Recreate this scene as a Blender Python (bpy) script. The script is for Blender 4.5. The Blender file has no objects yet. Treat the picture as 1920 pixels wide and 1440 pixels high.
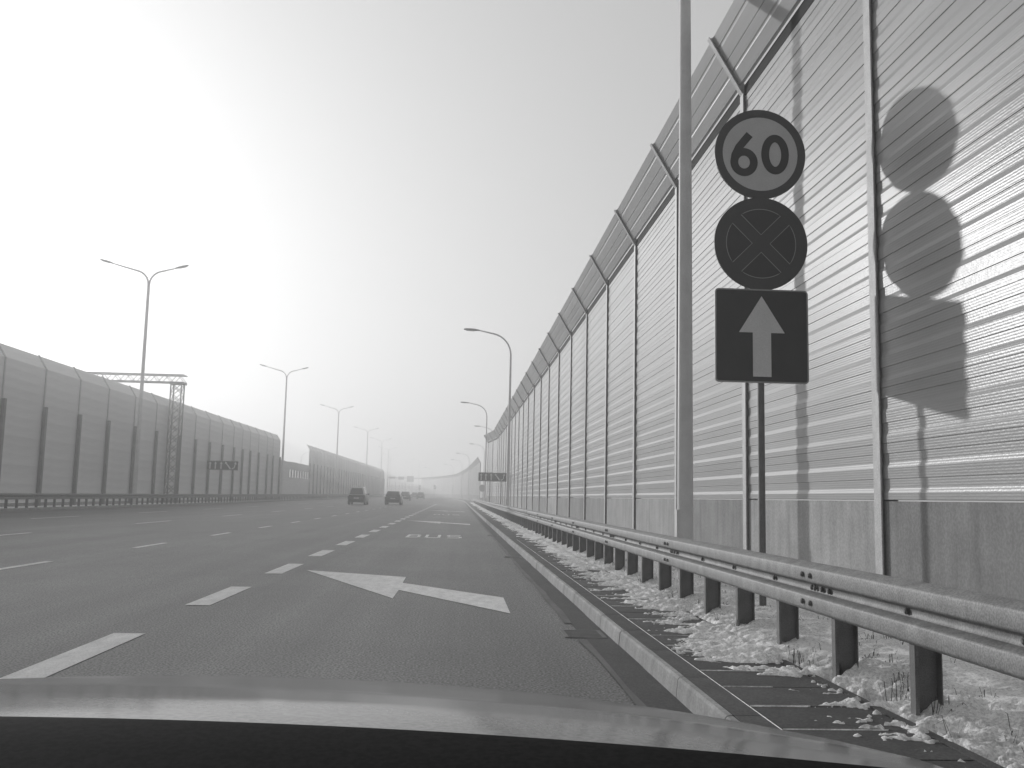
import bpy, math, random
import numpy as np
from mathutils import Matrix, Vector
random.seed(7); np.random.seed(7)
R = math.radians
scene = bpy.context.scene
COL = scene.collection

# ------------------------------------------------------------------ camera, sky, sun, exposure
CAM_H = 1.1466
PITCH, ROLL, YAW = 0.1191, 0.0218, 0.0544
def cam_axes():
    cy, sy, cp, sp = math.cos(YAW), math.sin(YAW), math.cos(PITCH), math.sin(PITCH)
    f = Vector((sy*cp, cy*cp, sp)); r = Vector((cy, -sy, 0)); u = r.cross(f)
    return r*math.cos(ROLL)+u*math.sin(ROLL), -r*math.sin(ROLL)+u*math.cos(ROLL), f
_r, _u, _f = cam_axes()
cd = bpy.data.cameras.new('camera'); cam = bpy.data.objects.new('camera', cd); COL.objects.link(cam)
cd.sensor_width = 36; cd.lens = 36*1790/1920; cd.clip_start = 0.05; cd.clip_end = 6000
m = Matrix.Identity(4)
for i in range(3):
    m[i][0] = _r[i]; m[i][1] = _u[i]; m[i][2] = -_f[i]
m[2][3] = CAM_H
cam.matrix_world = m
scene.camera = cam

SUN_AZ, SUN_EL = 33.7, 11.7          # degrees left of the road direction (+Y), above the horizon
world = bpy.data.worlds.new('World'); scene.world = world; world.use_nodes = True
nt = world.node_tree; nt.nodes.clear()
sky = nt.nodes.new('ShaderNodeTexSky'); sky.sky_type = 'NISHITA'; sky.sun_disc = False
sky.sun_elevation = R(SUN_EL); sky.sun_rotation = R(-SUN_AZ)
sky.air_density = 1.0; sky.dust_density = 6.0; sky.ozone_density = 1.0; sky.altitude = 0
bw = nt.nodes.new('ShaderNodeRGBToBW'); bg = nt.nodes.new('ShaderNodeBackground'); out = nt.nodes.new('ShaderNodeOutputWorld')
pw = nt.nodes.new('ShaderNodeMath'); pw.operation = 'POWER'; pw.inputs[1].default_value = 0.38   # flat, milky winter sky
nt.links.new(sky.outputs[0], bw.inputs[0]); nt.links.new(bw.outputs[0], pw.inputs[0]); nt.links.new(pw.outputs[0], bg.inputs[0]); nt.links.new(bg.outputs[0], out.inputs[0])
bg.inputs[1].default_value = 0.33
sl = bpy.data.lights.new('sun', 'SUN'); sl.energy = 2.0; sl.angle = R(1.3); sl.color = (1, 1, 1)
so = bpy.data.objects.new('sun', sl); COL.objects.link(so)
sdir = Vector((-math.sin(R(SUN_AZ))*math.cos(R(SUN_EL)), math.cos(R(SUN_AZ))*math.cos(R(SUN_EL)), math.sin(R(SUN_EL))))
so.rotation_euler = sdir.to_track_quat('Z', 'Y').to_euler(); so.location = (-30, 40, 30)
vs = scene.view_settings
vs.view_transform = 'Standard'; vs.look = 'None'; vs.gamma = 1; vs.exposure = 0.15; vs.use_curve_mapping = False
HAZE_DENSITY, HAZE_G = 0.0042, 0.46
cy = scene.cycles
cy.use_denoising = True
try: cy.denoiser = 'OPENIMAGEDENOISE'
except Exception: pass
cy.max_bounces = 8; cy.diffuse_bounces = 3; cy.glossy_bounces = 3; cy.transmission_bounces = 4
cy.volume_bounces = 4; cy.transparent_max_bounces = 12; cy.sample_clamp_indirect = 4

# ------------------------------------------------------------------ materials (the photograph is black and white)
def material(name, base, rough=0.7, metal=0.0, var=0.0, scale=4.0, stretch=(1, 1, 1), bump=0.0, bscale=40.0,
             grain=0.0, gscale=150.0, coat=0.0, coat_rough=0.05, spec=0.5, objvar=0.0, streak=0.0, tracks=0.0):
    mt = bpy.data.materials.new(name); mt.use_nodes = True
    n = mt.node_tree; ns = n.nodes; L = n.links.new
    p = ns['Principled BSDF']
    p.inputs['Roughness'].default_value = rough; p.inputs['Metallic'].default_value = metal
    p.inputs['Coat Weight'].default_value = coat; p.inputs['Coat Roughness'].default_value = coat_rough
    p.inputs['Specular IOR Level'].default_value = spec
    p.inputs['Base Color'].default_value = (base, base, base, 1)
    tc = ns.new('ShaderNodeTexCoord')
    val = None
    def mul(a, lo, hi, f0=.3, f1=.7):
        mr = ns.new('ShaderNodeMapRange'); mr.inputs[1].default_value = f0; mr.inputs[2].default_value = f1
        mr.inputs[3].default_value = lo; mr.inputs[4].default_value = hi
        L(a, mr.inputs[0]); return mr.outputs[0]
    def comb(a, b):
        if a is None: return b
        mm = ns.new('ShaderNodeMath'); mm.operation = 'MULTIPLY'; L(a, mm.inputs[0]); L(b, mm.inputs[1]); return mm.outputs[0]
    def noise(sc, st, detail=5):
        mp = ns.new('ShaderNodeMapping'); mp.inputs['Scale'].default_value = st
        L(tc.outputs['Object'], mp.inputs[0])
        nz = ns.new('ShaderNodeTexNoise'); nz.inputs['Scale'].default_value = sc; nz.inputs['Detail'].default_value = detail
        nz.inputs['Roughness'].default_value = 0.6
        L(mp.outputs[0], nz.inputs['Vector']); return nz.outputs['Fac']
    if var: val = comb(val, mul(noise(scale, stretch), 1-var, 1+var))
    if streak: val = comb(val, mul(noise(3.0, (2, 2, 0.12), 6), 1-streak, 1+streak))
    if tracks:
        val = comb(val, mul(noise(1.0, (1.5, .012, 1), 3), 1-tracks, 1+tracks)); val = comb(val, mul(noise(1.0, (.35, .3, 1), 4), 1-tracks*.8, 1+tracks*.8))
    if grain: val = comb(val, mul(noise(gscale, (1, 1, 1), 2), 1-grain, 1+grain, .38, .62))
    if objvar:
        oi = ns.new('ShaderNodeObjectInfo'); sp = ns.new('ShaderNodeSeparateColor'); L(oi.outputs['Color'], sp.inputs[0])
        val = comb(val, sp.outputs[0])
    if val is not None:
        mm = ns.new('ShaderNodeMath'); mm.operation = 'MULTIPLY'; mm.inputs[1].default_value = base; L(val, mm.inputs[0])
        cc = ns.new('ShaderNodeCombineColor')
        for i in range(3): L(mm.outputs[0], cc.inputs[i])
        L(cc.outputs[0], p.inputs['Base Color'])
    if bump:
        b = ns.new('ShaderNodeBump'); b.inputs['Strength'].default_value = bump; b.inputs['Distance'].default_value = 0.01
        L(noise(bscale, (1, 1, 1), 4), b.inputs['Height']); L(b.outputs[0], p.inputs['Normal'])
    return mt

M = {}
M['asphalt'] = material('asphalt', 0.125, 0.52, var=0.16, scale=0.9, stretch=(1.2, 0.08, 1), bump=0.3, bscale=80, grain=0.9, gscale=60, tracks=.22, spec=0.5)
M['gutter'] = material('gutter_asphalt', 0.062, 0.7, var=0.3, scale=2.0, stretch=(1, .4, 1), bump=0.6, bscale=60, grain=0.35, gscale=80)
M['seam'] = material('joint_seal', 0.13, 0.7, var=0.25, scale=6, stretch=(1, .3, 1), grain=0.2, bump=.3)
M['paint'] = material('road_paint', 0.76, 0.6, var=0.16, scale=3.0, stretch=(3, 1, 1), grain=0.14, gscale=90, bump=0.3)
M['kerb'] = material('kerb_concrete', 0.36, 0.85, var=0.2, scale=3.0, grain=0.14, gscale=70, bump=0.25, objvar=1, streak=.15)
M['slab'] = material('slab_concrete', 0.085, 0.85, var=0.25, scale=3.0, grain=0.25, gscale=80, bump=0.3, objvar=1)
M['soil'] = material('verge_soil', 0.07, 0.95, var=0.4, scale=5.0, grain=0.4, gscale=60, bump=0.8, bscale=30)
M['snow'] = material('snow', 0.9, 0.75, var=0.22, scale=2.2, grain=0.2, gscale=60, bump=1.0, bscale=70)
M['field'] = material('ground_snow_and_earth', 0.3, 0.9, var=0.4, scale=.3, grain=0.3, gscale=8)
M['plinth'] = material('plinth_concrete', 0.34, 0.85, var=0.14, scale=2.5, grain=0.1, gscale=40, bump=0.15, objvar=1, streak=.2)
M['galv'] = material('galvanised_steel', 0.46, 0.6, 0.08, var=0.14, scale=9.0, grain=0.1, gscale=60, bump=0.06, bscale=50)
M['rail'] = material('guardrail_galvanised', 0.25, 0.6, 0.1, var=0.22, scale=9.0, grain=0.22, gscale=90, bump=0.15, bscale=60, streak=.12)
M['railpost'] = material('guardrail_post_steel', 0.16, 0.6, 0.3, var=0.2, scale=6.0, grain=0.15)
M['lamp'] = material('lamp_steel', 0.6, 0.55, 0.05, var=0.1, scale=3.0, grain=.08)
M['lamphead'] = material('lamp_head_grey', 0.22, 0.5, 0.0, var=0.08)
M['lens'] = material('lamp_lens', 0.5, 0.2, 0.0)
M['darkpost'] = material('dark_steel_post', 0.22, 0.6, 0.0, var=0.2, scale=2)
M['leftpanel'] = material('left_wall_panel', 0.66, 0.6, 0.1, var=0.07, scale=1.2, stretch=(1, .3, 3), objvar=1)
M['signwhite'] = material('sign_white_face', 0.5, 0.5, var=0.06, scale=5, grain=.06)
M['signred'] = material('sign_red_as_grey', 0.06, 0.5, var=0.08, scale=5, grain=.08)
M['signblue'] = material('sign_blue_as_grey', 0.045, 0.5, var=0.08, scale=5, grain=.08)
M['signblack'] = material('sign_black', 0.03, 0.5)
M['signarrow'] = material('sign_arrow_white', 0.62, 0.5, var=0.05, grain=.06)
M['signline'] = material('sign_outline', 0.30, 0.5)
M['signback'] = material('sign_back_aluminium', 0.30, 0.5, 0.4)
M['dark'] = material('dark_rubber', 0.02, 0.8)
M['cowl'] = material('black_cowl_plastic', 0.015, 0.9, grain=.2, spec=.04)
M['dash'] = material('dashboard_grey', 0.25, 0.7, grain=.1)
M['hood'] = material('grey_car_paint', 0.19, 0.13, 0.0, spec=.16, grain=0.12, gscale=120, var=.2, scale=4)
M['cardark'] = material('car_paint_dark', 0.08, 0.4, 0.2, coat=.6)
M['carmid'] = material('car_paint_mid', 0.10, 0.4, 0.2, coat=.6)
M['carlight'] = material('car_paint_silver', 0.45, 0.35, 0.3, coat=.6)
M['glassdark'] = material('car_glass', 0.03, 0.08, 0.0, spec=.6)
M['taillight'] = material('tail_light', 0.08, 0.25)
M['plate'] = material('number_plate', 0.55, 0.5)
M['dry'] = material('dry_grass', 0.07, 0.9, var=0.3)
M['knee_shade'] = material('painted_knee_shade', 0.03, 0.85, var=.2, spec=.2)  # near-black tone stands in for shade under the leaning wall top
M['pane'] = material('milky_pane', 0.7, 0.3)

def panel_material():
    mt = material('aluminium_noise_panel', 0.43, 0.31, 0.02, var=0.08, scale=1.5, stretch=(1, .25, 3), objvar=1, spec=.13)
    n = mt.node_tree; ns = n.nodes; L = n.links.new; p = ns['Principled BSDF']
    tc = ns.new('ShaderNodeTexCoord')
    w = ns.new('ShaderNodeTexWave'); w.wave_type = 'BANDS'; w.bands_direction = 'Z'; w.inputs['Scale'].default_value = 14
    w.inputs['Distortion'].default_value = 0.0
    L(tc.outputs['Object'], w.inputs['Vector'])
    vz = ns.new('ShaderNodeTexVoronoi'); vz.inputs['Scale'].default_value = 46
    L(tc.outputs['Object'], vz.inputs['Vector'])
    a = ns.new('ShaderNodeMath'); a.operation = 'MULTIPLY_ADD'; a.inputs[1].default_value = 0.7
    L(w.outputs['Fac'], a.inputs[0]); L(vz.outputs['Distance'], a.inputs[2])
    b = ns.new('ShaderNodeBump'); b.inputs['Strength'].default_value = 0.16; b.inputs['Distance'].default_value = 0.004
    L(a.outputs[0], b.inputs['Height']); L(b.outputs[0], p.inputs['Normal'])
    return mt
M['panel'] = panel_material()

# ------------------------------------------------------------------ helpers
def G(y):
    return 1.1*(1-math.exp(-(max(y, 0)/260.0)**2))

def link(o, parent=None):
    COL.objects.link(o)
    if parent is not None: o.parent = parent
    return o
def tag(o, label=None, cat=None, group=None, kind=None):
    if label: o['label'] = label
    if cat: o['category'] = cat
    if group: o['group'] = group
    if kind: o['kind'] = kind
    return o
def empty(name, loc=(0, 0, 0), rz=0.0):
    e = bpy.data.objects.new(name, None); e.location = loc; e.rotation_euler = (0, 0, rz); e.empty_display_size = .2
    return link(e)
class MB:
    def __init__(s): s.v = []; s.f = []
    def add(s, vs, fs):
        k = len(s.v); s.v += [tuple(q) for q in vs]; s.f += [tuple(i+k for i in f) for f in fs]; return s
    def box(s, x0, x1, y0, y1, z0, z1):
        return s.add([(x0,y0,z0),(x1,y0,z0),(x1,y1,z0),(x0,y1,z0),(x0,y0,z1),(x1,y0,z1),(x1,y1,z1),(x0,y1,z1)],
                     [(0,3,2,1),(4,5,6,7),(0,1,5,4),(1,2,6,5),(2,3,7,6),(3,0,4,7)])
    def bar(s, a, b, t, t2=None):
        a, b = Vector(a), Vector(b); d = (b-a).normalized()
        up = Vector((0,0,1)) if abs(d.z) < .95 else Vector((1,0,0))
        x = d.cross(up).normalized()*t/2; y = x.cross(d).normalized()*(t2 or t)/2
        c = [a-x-y, a+x-y, a+x+y, a-x+y, b-x-y, b+x-y, b+x+y, b-x+y]
        return s.add(c, [(0,1,2,3),(7,6,5,4),(0,4,5,1),(1,5,6,2),(2,6,7,3),(3,7,4,0)])
    def tube(s, pts, rad, n=10, cap=True):
        pts = [Vector(q) for q in pts]; rs = rad if isinstance(rad, (list, tuple)) else [rad]*len(pts)
        k = len(s.v); prev = None
        for i, q in enumerate(pts):
            d = (pts[min(i+1, len(pts)-1)]-pts[max(i-1, 0)]).normalized()
            if prev is None:
                x = d.cross(Vector((0,1,0)) if abs(d.y) < .9 else Vector((1,0,0))).normalized()
            else:
                x = (prev - d*prev.dot(d)).normalized()
            prev = x; y = d.cross(x)
            for j in range(n):
                a = 2*math.pi*j/n; s.v.append(tuple(q+(x*math.cos(a)+y*math.sin(a))*rs[i]))
        for i in range(len(pts)-1):
            for j in range(n):
                s.f.append((k+i*n+j, k+i*n+(j+1)%n, k+(i+1)*n+(j+1)%n, k+(i+1)*n+j))
        if cap:
            s.f.append(tuple(k+j for j in reversed(range(n)))); s.f.append(tuple(k+(len(pts)-1)*n+j for j in range(n)))
        return s
    def prism(s, poly, axis, a, b):
        """poly: list of 2D points; axis 'x','y','z' = extrusion axis from a to b"""
        def P(q, t):
            return {'x': (t, q[0], q[1]), 'y': (q[0], t, q[1]), 'z': (q[0], q[1], t)}[axis]
        n = len(poly)
        return s.add([P(q, a) for q in poly]+[P(q, b) for q in poly],
                     [tuple(range(n)), tuple(range(2*n-1, n-1, -1))]+[(i, i+n, (i+1)%n+n, (i+1)%n) for i in range(n)])
    def mesh(s, name, mat, smooth=False):
        me = bpy.data.meshes.new(name); me.from_pydata(s.v, [], s.f); me.materials.append(mat)
        import bmesh
        bm = bmesh.new(); bm.from_mesh(me); bmesh.ops.recalc_face_normals(bm, faces=bm.faces); bm.to_mesh(me); bm.free()
        if smooth:
            me.polygons.foreach_set('use_smooth', [True]*len(me.polygons))
            try: me.set_sharp_from_angle(angle=R(40))
            except Exception: pass
        me.update(); return me
    def build(s, name, mat, parent=None, smooth=False, loc=None):
        o = bpy.data.objects.new(name, s.mesh(name, mat, smooth))
        if loc: o.location = loc
        return link(o, parent)
def inst(name, me, parent=None, loc=(0,0,0), rz=0.0, scale=None, tone=None):
    o = bpy.data.objects.new(name, me); o.location = loc; o.rotation_euler = (0, 0, rz)
    if scale: o.scale = scale
    if tone is not None: o.color = (tone, tone, tone, 1)
    return link(o, parent)
def copy_tree(o, parent=None):
    c = o.copy(); COL.objects.link(c)
    if parent is not None: c.parent = parent
    for ch in o.children: copy_tree(ch, c)
    return c
def strip(name, mat, left, right, dz, ys, kind=None, nx=1, parent=None, smooth=False):
    """sheet between x=left(y) and x=right(y) following the ground"""
    b = MB()
    for y in ys:
        l, r = left(y), right(y)
        for i in range(nx+1): b.v.append((l+(r-l)*i/nx, y, G(y)+dz))
    for j in range(len(ys)-1):
        for i in range(nx): k = j*(nx+1)+i; b.f.append((k, k+1, k+nx+2, k+nx+1))
    o = b.build(name, mat, parent, smooth)
    if kind: o['kind'] = kind
    return o
def interp(tab):
    xs = [a for a, _ in tab]; vs = [b for _, b in tab]
    return lambda y: float(np.interp(y, xs, vs))
def ribbon(b, pts, w, z0, z1, plane='xy', origin=(0, 0, 0), closed=False):
    """flat stroke of width w along 2D pts, extruded z0..z1; plane 'xy' on the ground, 'xz' on a sign facing -Y"""
    P = [Vector((q[0], q[1])) for q in pts]; n = len(P); L = []; Rr = []
    for i in range(n):
        if closed: d = (P[(i+1)%n]-P[i-1]).normalized()
        else: d = (P[min(i+1,n-1)]-P[max(i-1,0)]).normalized()
        nn = Vector((-d.y, d.x))*w/2
        L.append(P[i]+nn); Rr.append(P[i]-nn)
    ox, oy, oz = origin
    def T(q, t):
        return (ox+q.x, oy+q.y, oz+t) if plane == 'xy' else (ox+q.x, oy+t, oz+q.y)
    k = len(b.v); lim = n if closed else n-1
    for i in range(n): b.v += [T(L[i], z0), T(Rr[i], z0), T(L[i], z1), T(Rr[i], z1)]
    for i in range(lim):
        a = k+4*i; c = k+4*((i+1)%n)
        b.f += [(a+2, c+2, c+3, a+3), (a, a+1, c+1, c), (a, c, c+2, a+2), (a+1, a+3, c+3, c+1)]
    if not closed:
        b.f += [(k, k+2, k+3, k+1)]; e = k+4*(n-1); b.f += [(e, e+1, e+3, e+2)]
def arc(cx, cy_, rx, ry, a0, a1, n=16):
    return [(cx+rx*math.cos(R(a0+(a1-a0)*i/n)), cy_+ry*math.sin(R(a0+(a1-a0)*i/n))) for i in range(n+1)]

def vnoise(x, y, seed=0):
    xi = np.floor(x).astype(np.int64); yi = np.floor(y).astype(np.int64); xf = x-xi; yf = y-yi
    def h(a, b):
        n = (a*374761393 + b*668265263 + seed*974634777) & 0xffffffff
        n = ((n ^ (n >> 13))*1274126177) & 0xffffffff
        return ((n ^ (n >> 16)) & 0xffff)/65535.0
    u = xf*xf*(3-2*xf); v = yf*yf*(3-2*yf)
    return (h(xi, yi)*(1-u)+h(xi+1, yi)*u)*(1-v)+(h(xi, yi+1)*(1-u)+h(xi+1, yi+1)*u)*v
def fbm(x, y, seed=0, o=4):
    s = 0; a = .5; t = 0
    for i in range(o):
        s = s+a*vnoise(x*2**i, y*2**i, seed+i); t += a; a *= .55
    return s/t

# ------------------------------------------------------------------ ground, road
KERB = interp([(-20, 1.30), (140, 1.32), (175, 0.95), (205, 0.2), (248, -1.2), (286, -3.6), (320, -9.5), (355, -16.0), (420, -30.0), (520, -56)])
LKERB = interp([(-20, -21.0), (300, -21.0), (340, -23.5), (420, -40), (520, -70)])
ys_long = [-20+i*5 for i in range(0, 109)]
b = MB()
gy = [-190+i*20 for i in range(0, 36)]+[560, 700, 900, 1390]
gx = [-890, -200, -60, -24, 0, 4, 60, 200, 890]
for y in gy:
    for x in gx: b.v.append((x, y, G(y)-0.06))
for j in range(len(gy)-1):
    for i in range(len(gx)-1): k = j*len(gx)+i; b.f.append((k, k+1, k+1+len(gx), k+len(gx)))
tag(b.build('ground', M['field']), kind='structure')
road = strip('road', M['asphalt'], LKERB, KERB, 0.0, ys_long, 'structure', nx=6)
GUT = [-2+i*1.0 for i in range(60)]+[60+i*5 for i in range(20)]
strip('gutter', M['gutter'], lambda y: 1.085, lambda y: KERB(y)+.02, 0.004, GUT, parent=road)
b = MB()
for i in range(90):
    y0 = -1+i*1.0; wob = lambda y: 0.012*math.sin(y*2.1)+0.01*math.sin(y*5.3+1)
    if i == 9: continue
    b.add([(1.035+wob(y0), y0, G(y0)+.006), (1.10+wob(y0*1.3), y0, G(y0)+.006), (1.10+wob((y0+1)*1.3), y0+1, G(y0+1)+.006), (1.035+wob(y0+1), y0+1, G(y0+1)+.006)], [(0,1,2,3)])
b.build('seam_strip', M['seam'], road)
# drain inlets in the gutter
for yd in (8.1, 18.6, 29.0):
    d = MB(); z = G(yd)+.008
    d.box(0.93, 1.285, yd, yd+.035, z-.006, z); d.box(0.93, 1.285, yd+.42, yd+.455, z-.006, z)
    d.box(0.93, .965, yd+.036, yd+.419, z-.006, z); d.box(1.25, 1.285, yd+.036, yd+.419, z-.006, z)
    for i in range(6): d.box(.966, 1.249, yd+.07+i*.058, yd+.1+i*.058, z-.005, z-.001)
    d.build('drain_grate', M['railpost'], road)
# painted markings: every dash, arrow and letter its own piece
def dash(x, w, y0, y1):
    n = max(1, int((y1-y0)/1.0)); d = MB()
    for i in range(n):
        a = y0+(y1-y0)*i/n; c = y0+(y1-y0)*(i+1)/n
        d.add([(x-w/2, a, G(a)+.0045), (x+w/2, a, G(a)+.0045), (x+w/2, c, G(c)+.0045), (x-w/2, c, G(c)+.0045)], [(0,1,2,3)])
    d.build('lane_dash', M['paint'], road)
for k in range(-2, 28): dash(-2.592, .25, 10.01+4*k, 12.01+4*k)
for k in range(-2, 14): dash(-6.36, .13, 19.6+6*k, 21.6+6*k)
for k in range(-1, 8): dash(-10.8, .13, 21.2+12*k, 25.2+12*k)
for k in range(-1, 7): dash(-15.55, .13, 36.2+12*k, 40.8+12*k)
arrow = [(-2.235,14.75), (-0.691,13.81), (-0.686,12.89), (0.566,11.23), (0.563,9.71), (-0.68,11.93), (-0.689,10.95)]
for dy in (0, 29.6, 60.0):
    d = MB(); zz = lambda y: G(y)+.0045
    pts = [(x, y+dy) for x, y in arrow]
    d.v = [(x, y, zz(y)) for x, y in pts]; d.f = [(0, 6, 5, 2, 1), (2, 5, 4, 3)]
    d.build('lane_arrow', M['paint'], road)
def letter(ch, x0, x1, y0, y1):
    d = MB(); w = .085; lw = .30
    X = lambda t: x0+(x1-x0)*t; Y = lambda t: y0+(y1-y0)*t
    z = G((y0+y1)/2)
    def vbar(t, a, c): d.box(X(t)-w/2, X(t)+w/2, Y(a), Y(c), z+.001, z+.0046)
    def hbar(t, a, c): d.box(X(a), X(c), Y(t)-lw/2, Y(t)+lw/2, z+.001, z+.0049)
    if ch == 'B':
        vbar(.1, 0, 1); vbar(.88, .12, .42); vbar(.85, .58, .88)
        for t in (.07, .5, .93): hbar(t, .0, .84)
    if ch == 'U':
        vbar(.1, .1, 1); vbar(.9, .1, 1); hbar(.07, .14, .86)
    if ch == 'S':
        hbar(.93, .12, .95); hbar(.5, .12, .88); hbar(.07, .05, .88); vbar(.1, .55, .88); vbar(.9, .12, .45)
    d.build('road_letter', M['paint'], road)
for dy in (0, 31.2):
    for ch, x0, x1 in (('B', -1.40, -1.0), ('U', -.88, -.44), ('S', -.27, .16)): letter(ch, x0, x1, 26.75+dy, 28.85+dy+(.5 if dy else 0))

# right kerb
kerb = empty('kerb'); kerb['kind'] = 'structure'
kp = [(0, -.1), (.012, .0), (.022, .104), (.034, .120), (.062, .123), (.062, -.1)]
kme = MB().prism(kp, 'y', .004, .996).mesh('kerb_stone', M['kerb'])
for i in range(46):
    y = 1.72+i*1.0; inst('kerb_stone', kme, kerb, (KERB(y)+random.uniform(-.004, .004), y, G(y)+random.uniform(-.004, .003)), random.uniform(-.003, .003), tone=random.uniform(.86, 1.1))
b = MB(); yy = [47.72+i*4 for i in range(80)]
for y in yy:
    for q in kp: b.v.append((KERB(y)+q[0], y, G(y)+q[1]))
n = len(kp)
for j in range(len(yy)-1):
    for i in range(n): b.f.append((j*n+i, j*n+(i+1)%n, (j+1)*n+(i+1)%n, (j+1)*n+i))
o = b.build('kerb_stone_run', M['kerb'], kerb); o['kind'] = 'stuff'
# left kerb
lk = empty('median_kerb'); lk['kind'] = 'structure'
b = MB(); yy = [-10+i*6 for i in range(56)]; kq = [(0, -.1), (-.02, .12), (-.2, .125), (-.2, -.1)]
for y in yy:
    for q in kq: b.v.append((LKERB(y)+q[0], y, G(y)+q[1]))
n = len(kq)
for j in range(len(yy)-1):
    for i in range(n): b.f.append((j*n+i, j*n+(i+1)%n, (j+1)*n+(i+1)%n, (j+1)*n+i))
o = b.build('kerb_stone_run', M['kerb'], lk); o['kind'] = 'stuff'
strip('median_verge', M['snow'], lambda y: LKERB(y)-26, lambda y: LKERB(y)-.2, .10, [-10+i*6 for i in range(60)], 'structure')
# right verge base, slabs
strip('verge', M['soil'], lambda y: KERB(y)+.18, lambda y: KERB(y)+60, .088, [-10+i*5 for i in range(90)], 'structure')
pav = empty('pavement'); pav['kind'] = 'structure'
sme = MB().prism([(0, 0), (.004, .03), (.628, .03), (.632, 0)], 'y', .006, .494).mesh('paving_slab', M['slab'])
ksm = MB().prism([(0, 0), (.003, .032), (.137, .034), (.14, 0)], 'y', .004, .996).mesh('kerb_paver', M['slab'])
for i in range(46):
    y = 1.72+i*1.0; inst('kerb_paver', ksm, pav, (1.366+KERB(y)-1.3, y, G(y)+.09), 0, tone=random.uniform(.8, 1.1))
o = strip('kerb_paver_run', M['slab'], lambda y: KERB(y)+.062, lambda y: KERB(y)+.205, .1225, [47.72+i*4 for i in range(60)], parent=pav); o['kind'] = 'stuff'
for i in range(52):
    for r_ in range(1):
        y = 2.45+i*.5; inst('paving_slab', sme, pav, (1.514, y, G(y)+.092+random.uniform(-.003, .003)), random.uniform(-.006, .006), tone=random.uniform(.8, 1.15))
o = strip('paving_slab_run', M['slab'], lambda y: KERB(y)+.205, lambda y: KERB(y)+.84, .119, [28.5+i*3 for i in range(70)], parent=pav); o['kind'] = 'stuff'
b = MB()
for i in range(60):
    y = 1.7+i*1.0; b.box(2.152+random.uniform(-.004, .004), 2.205, y+.004, y+.996, -.05, G(y)+.121+random.uniform(-.004, .004))
o = b.build('edging_strip', M['slab'], pav); o['kind'] = 'stuff'

# snow cover: a real height field that dips below the slabs where the ground is bare
POST_Y = [0.77+i*1.0 for i in range(133)]
def snow_sheet(y0, y1, x0, x1, st, name):
    xs = np.arange(x0, x1+st*.5, st); ys = np.arange(y0, y1+st*.5, st*(1.25 if st < .05 else 2.0)); X, Y = np.meshgrid(xs, ys)
    edge = np.interp(Y, [2, 5.2, 5.9, 6.6, 7.4, 8.4, 10, 14, 20, 30, 60, 140], [2.12, 2.05, 1.93, 1.62, 1.70, 1.86, 1.80, 1.86, 1.80, 1.88, 1.9, 1.9])
    n1 = fbm(X*2.2+3, Y*6.0, 3, 6); n2 = fbm(X*20, Y*30, 11, 4); n3 = fbm(X*.9, Y*.7, 21, 3)
    c = (X-edge)/.34+(n1-.5)*2.8+(n2-.5)*np.where(X < 2.0, 1.7, 2.4)
    bare = np.clip((fbm(X*3.5+9, Y*4.5+2, 31, 4)-.60)*9, 0, 2)*np.clip((3.0-X)*2+.6, .15, 1)
    c = c-bare*1.3
    c = c-1.0*np.exp(-((X-2.18)/.035)**2)*(n1 < .58)
    hgt = np.where(c > 0, np.minimum(c*.022, .022)+.018*np.clip(c-1, 0, 1)*n3*2+.022*(n2-.5)*(c > .1), -.035)
    hgt = np.where((c <= 0) & (c > -.25), (c)*.10, hgt)
    for py in POST_Y:
        if y0-1 < py < y1+1:
            hgt = hgt+np.where(c > -.5, 1, 0)*(.055*np.exp(-(((X-2.47)/.13)**2+((Y-py+.02)/.17)**2))+.045*np.exp(-(((X-2.72)/.25)**2+((Y-py+.2)/.2)**2)))
    Z = .122+hgt+1.1*(1-np.exp(-(np.maximum(Y, 0)/260.0)**2))+.10*np.clip((X-2.4)/1.3, 0, 1)*(.5+n3)
    v = np.stack([X.ravel(), Y.ravel(), Z.ravel()], 1); nx = len(xs); ny = len(ys)
    idx = np.arange(nx*ny).reshape(ny, nx)
    q = np.stack([idx[:-1, :-1], idx[:-1, 1:], idx[1:, 1:], idx[1:, :-1]], -1).reshape(-1, 4)
    cc = c.ravel(); keep = (cc[q] > -.6).any(1); q = q[keep]
    me = bpy.data.meshes.new(name); me.vertices.add(len(v)); me.vertices.foreach_set('co', v.ravel())
    me.loops.add(q.size); me.loops.foreach_set('vertex_index', q.ravel())
    me.polygons.add(len(q)); me.polygons.foreach_set('loop_start', np.arange(0, q.size, 4)); me.polygons.foreach_set('loop_total', np.full(len(q), 4))
    me.polygons.foreach_set('use_smooth', np.ones(len(q), bool)); me.materials.append(M['snow']); me.update(); me.validate()
    return tag(link(bpy.data.objects.new(name, me)), 'thin wind-blown snow lying on the verge under the guardrail', 'snow', kind='stuff')
def snow_joint(b, p, q, w):
    n = max(2, int(math.dist(p, q)/.025)); along = p[0] == q[0]
    rw = [0.0]+[w*max(0, float(vnoise(np.array([(p[0]+p[1])*7+i*.33]), np.array([p[1]*3.1]), 5)[0])*2-.35)*random.uniform(.8, 1.2) for i in range(1, n)]+[0.0]
    k = len(b.v)
    for i in range(n+1):
        t = i/n; x = p[0]+(q[0]-p[0])*t; y = p[1]+(q[1]-p[1])*t; z = G(y)+.1245; r = rw[i]+.0004
        b.v += [(x-r, y, z-.006), (x, y, z+.002), (x+r, y, z-.006)] if along else [(x, y-r, z-.006), (x, y, z+.002), (x, y+r, z-.006)]
    for i in range(n):
        a = k+3*i; b.f += [(a, a+1, a+4, a+3), (a+1, a+2, a+5, a+4)]
snow = snow_sheet(2.4, 17.0, 1.52, 3.82, .016, 'snow_cover')
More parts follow.
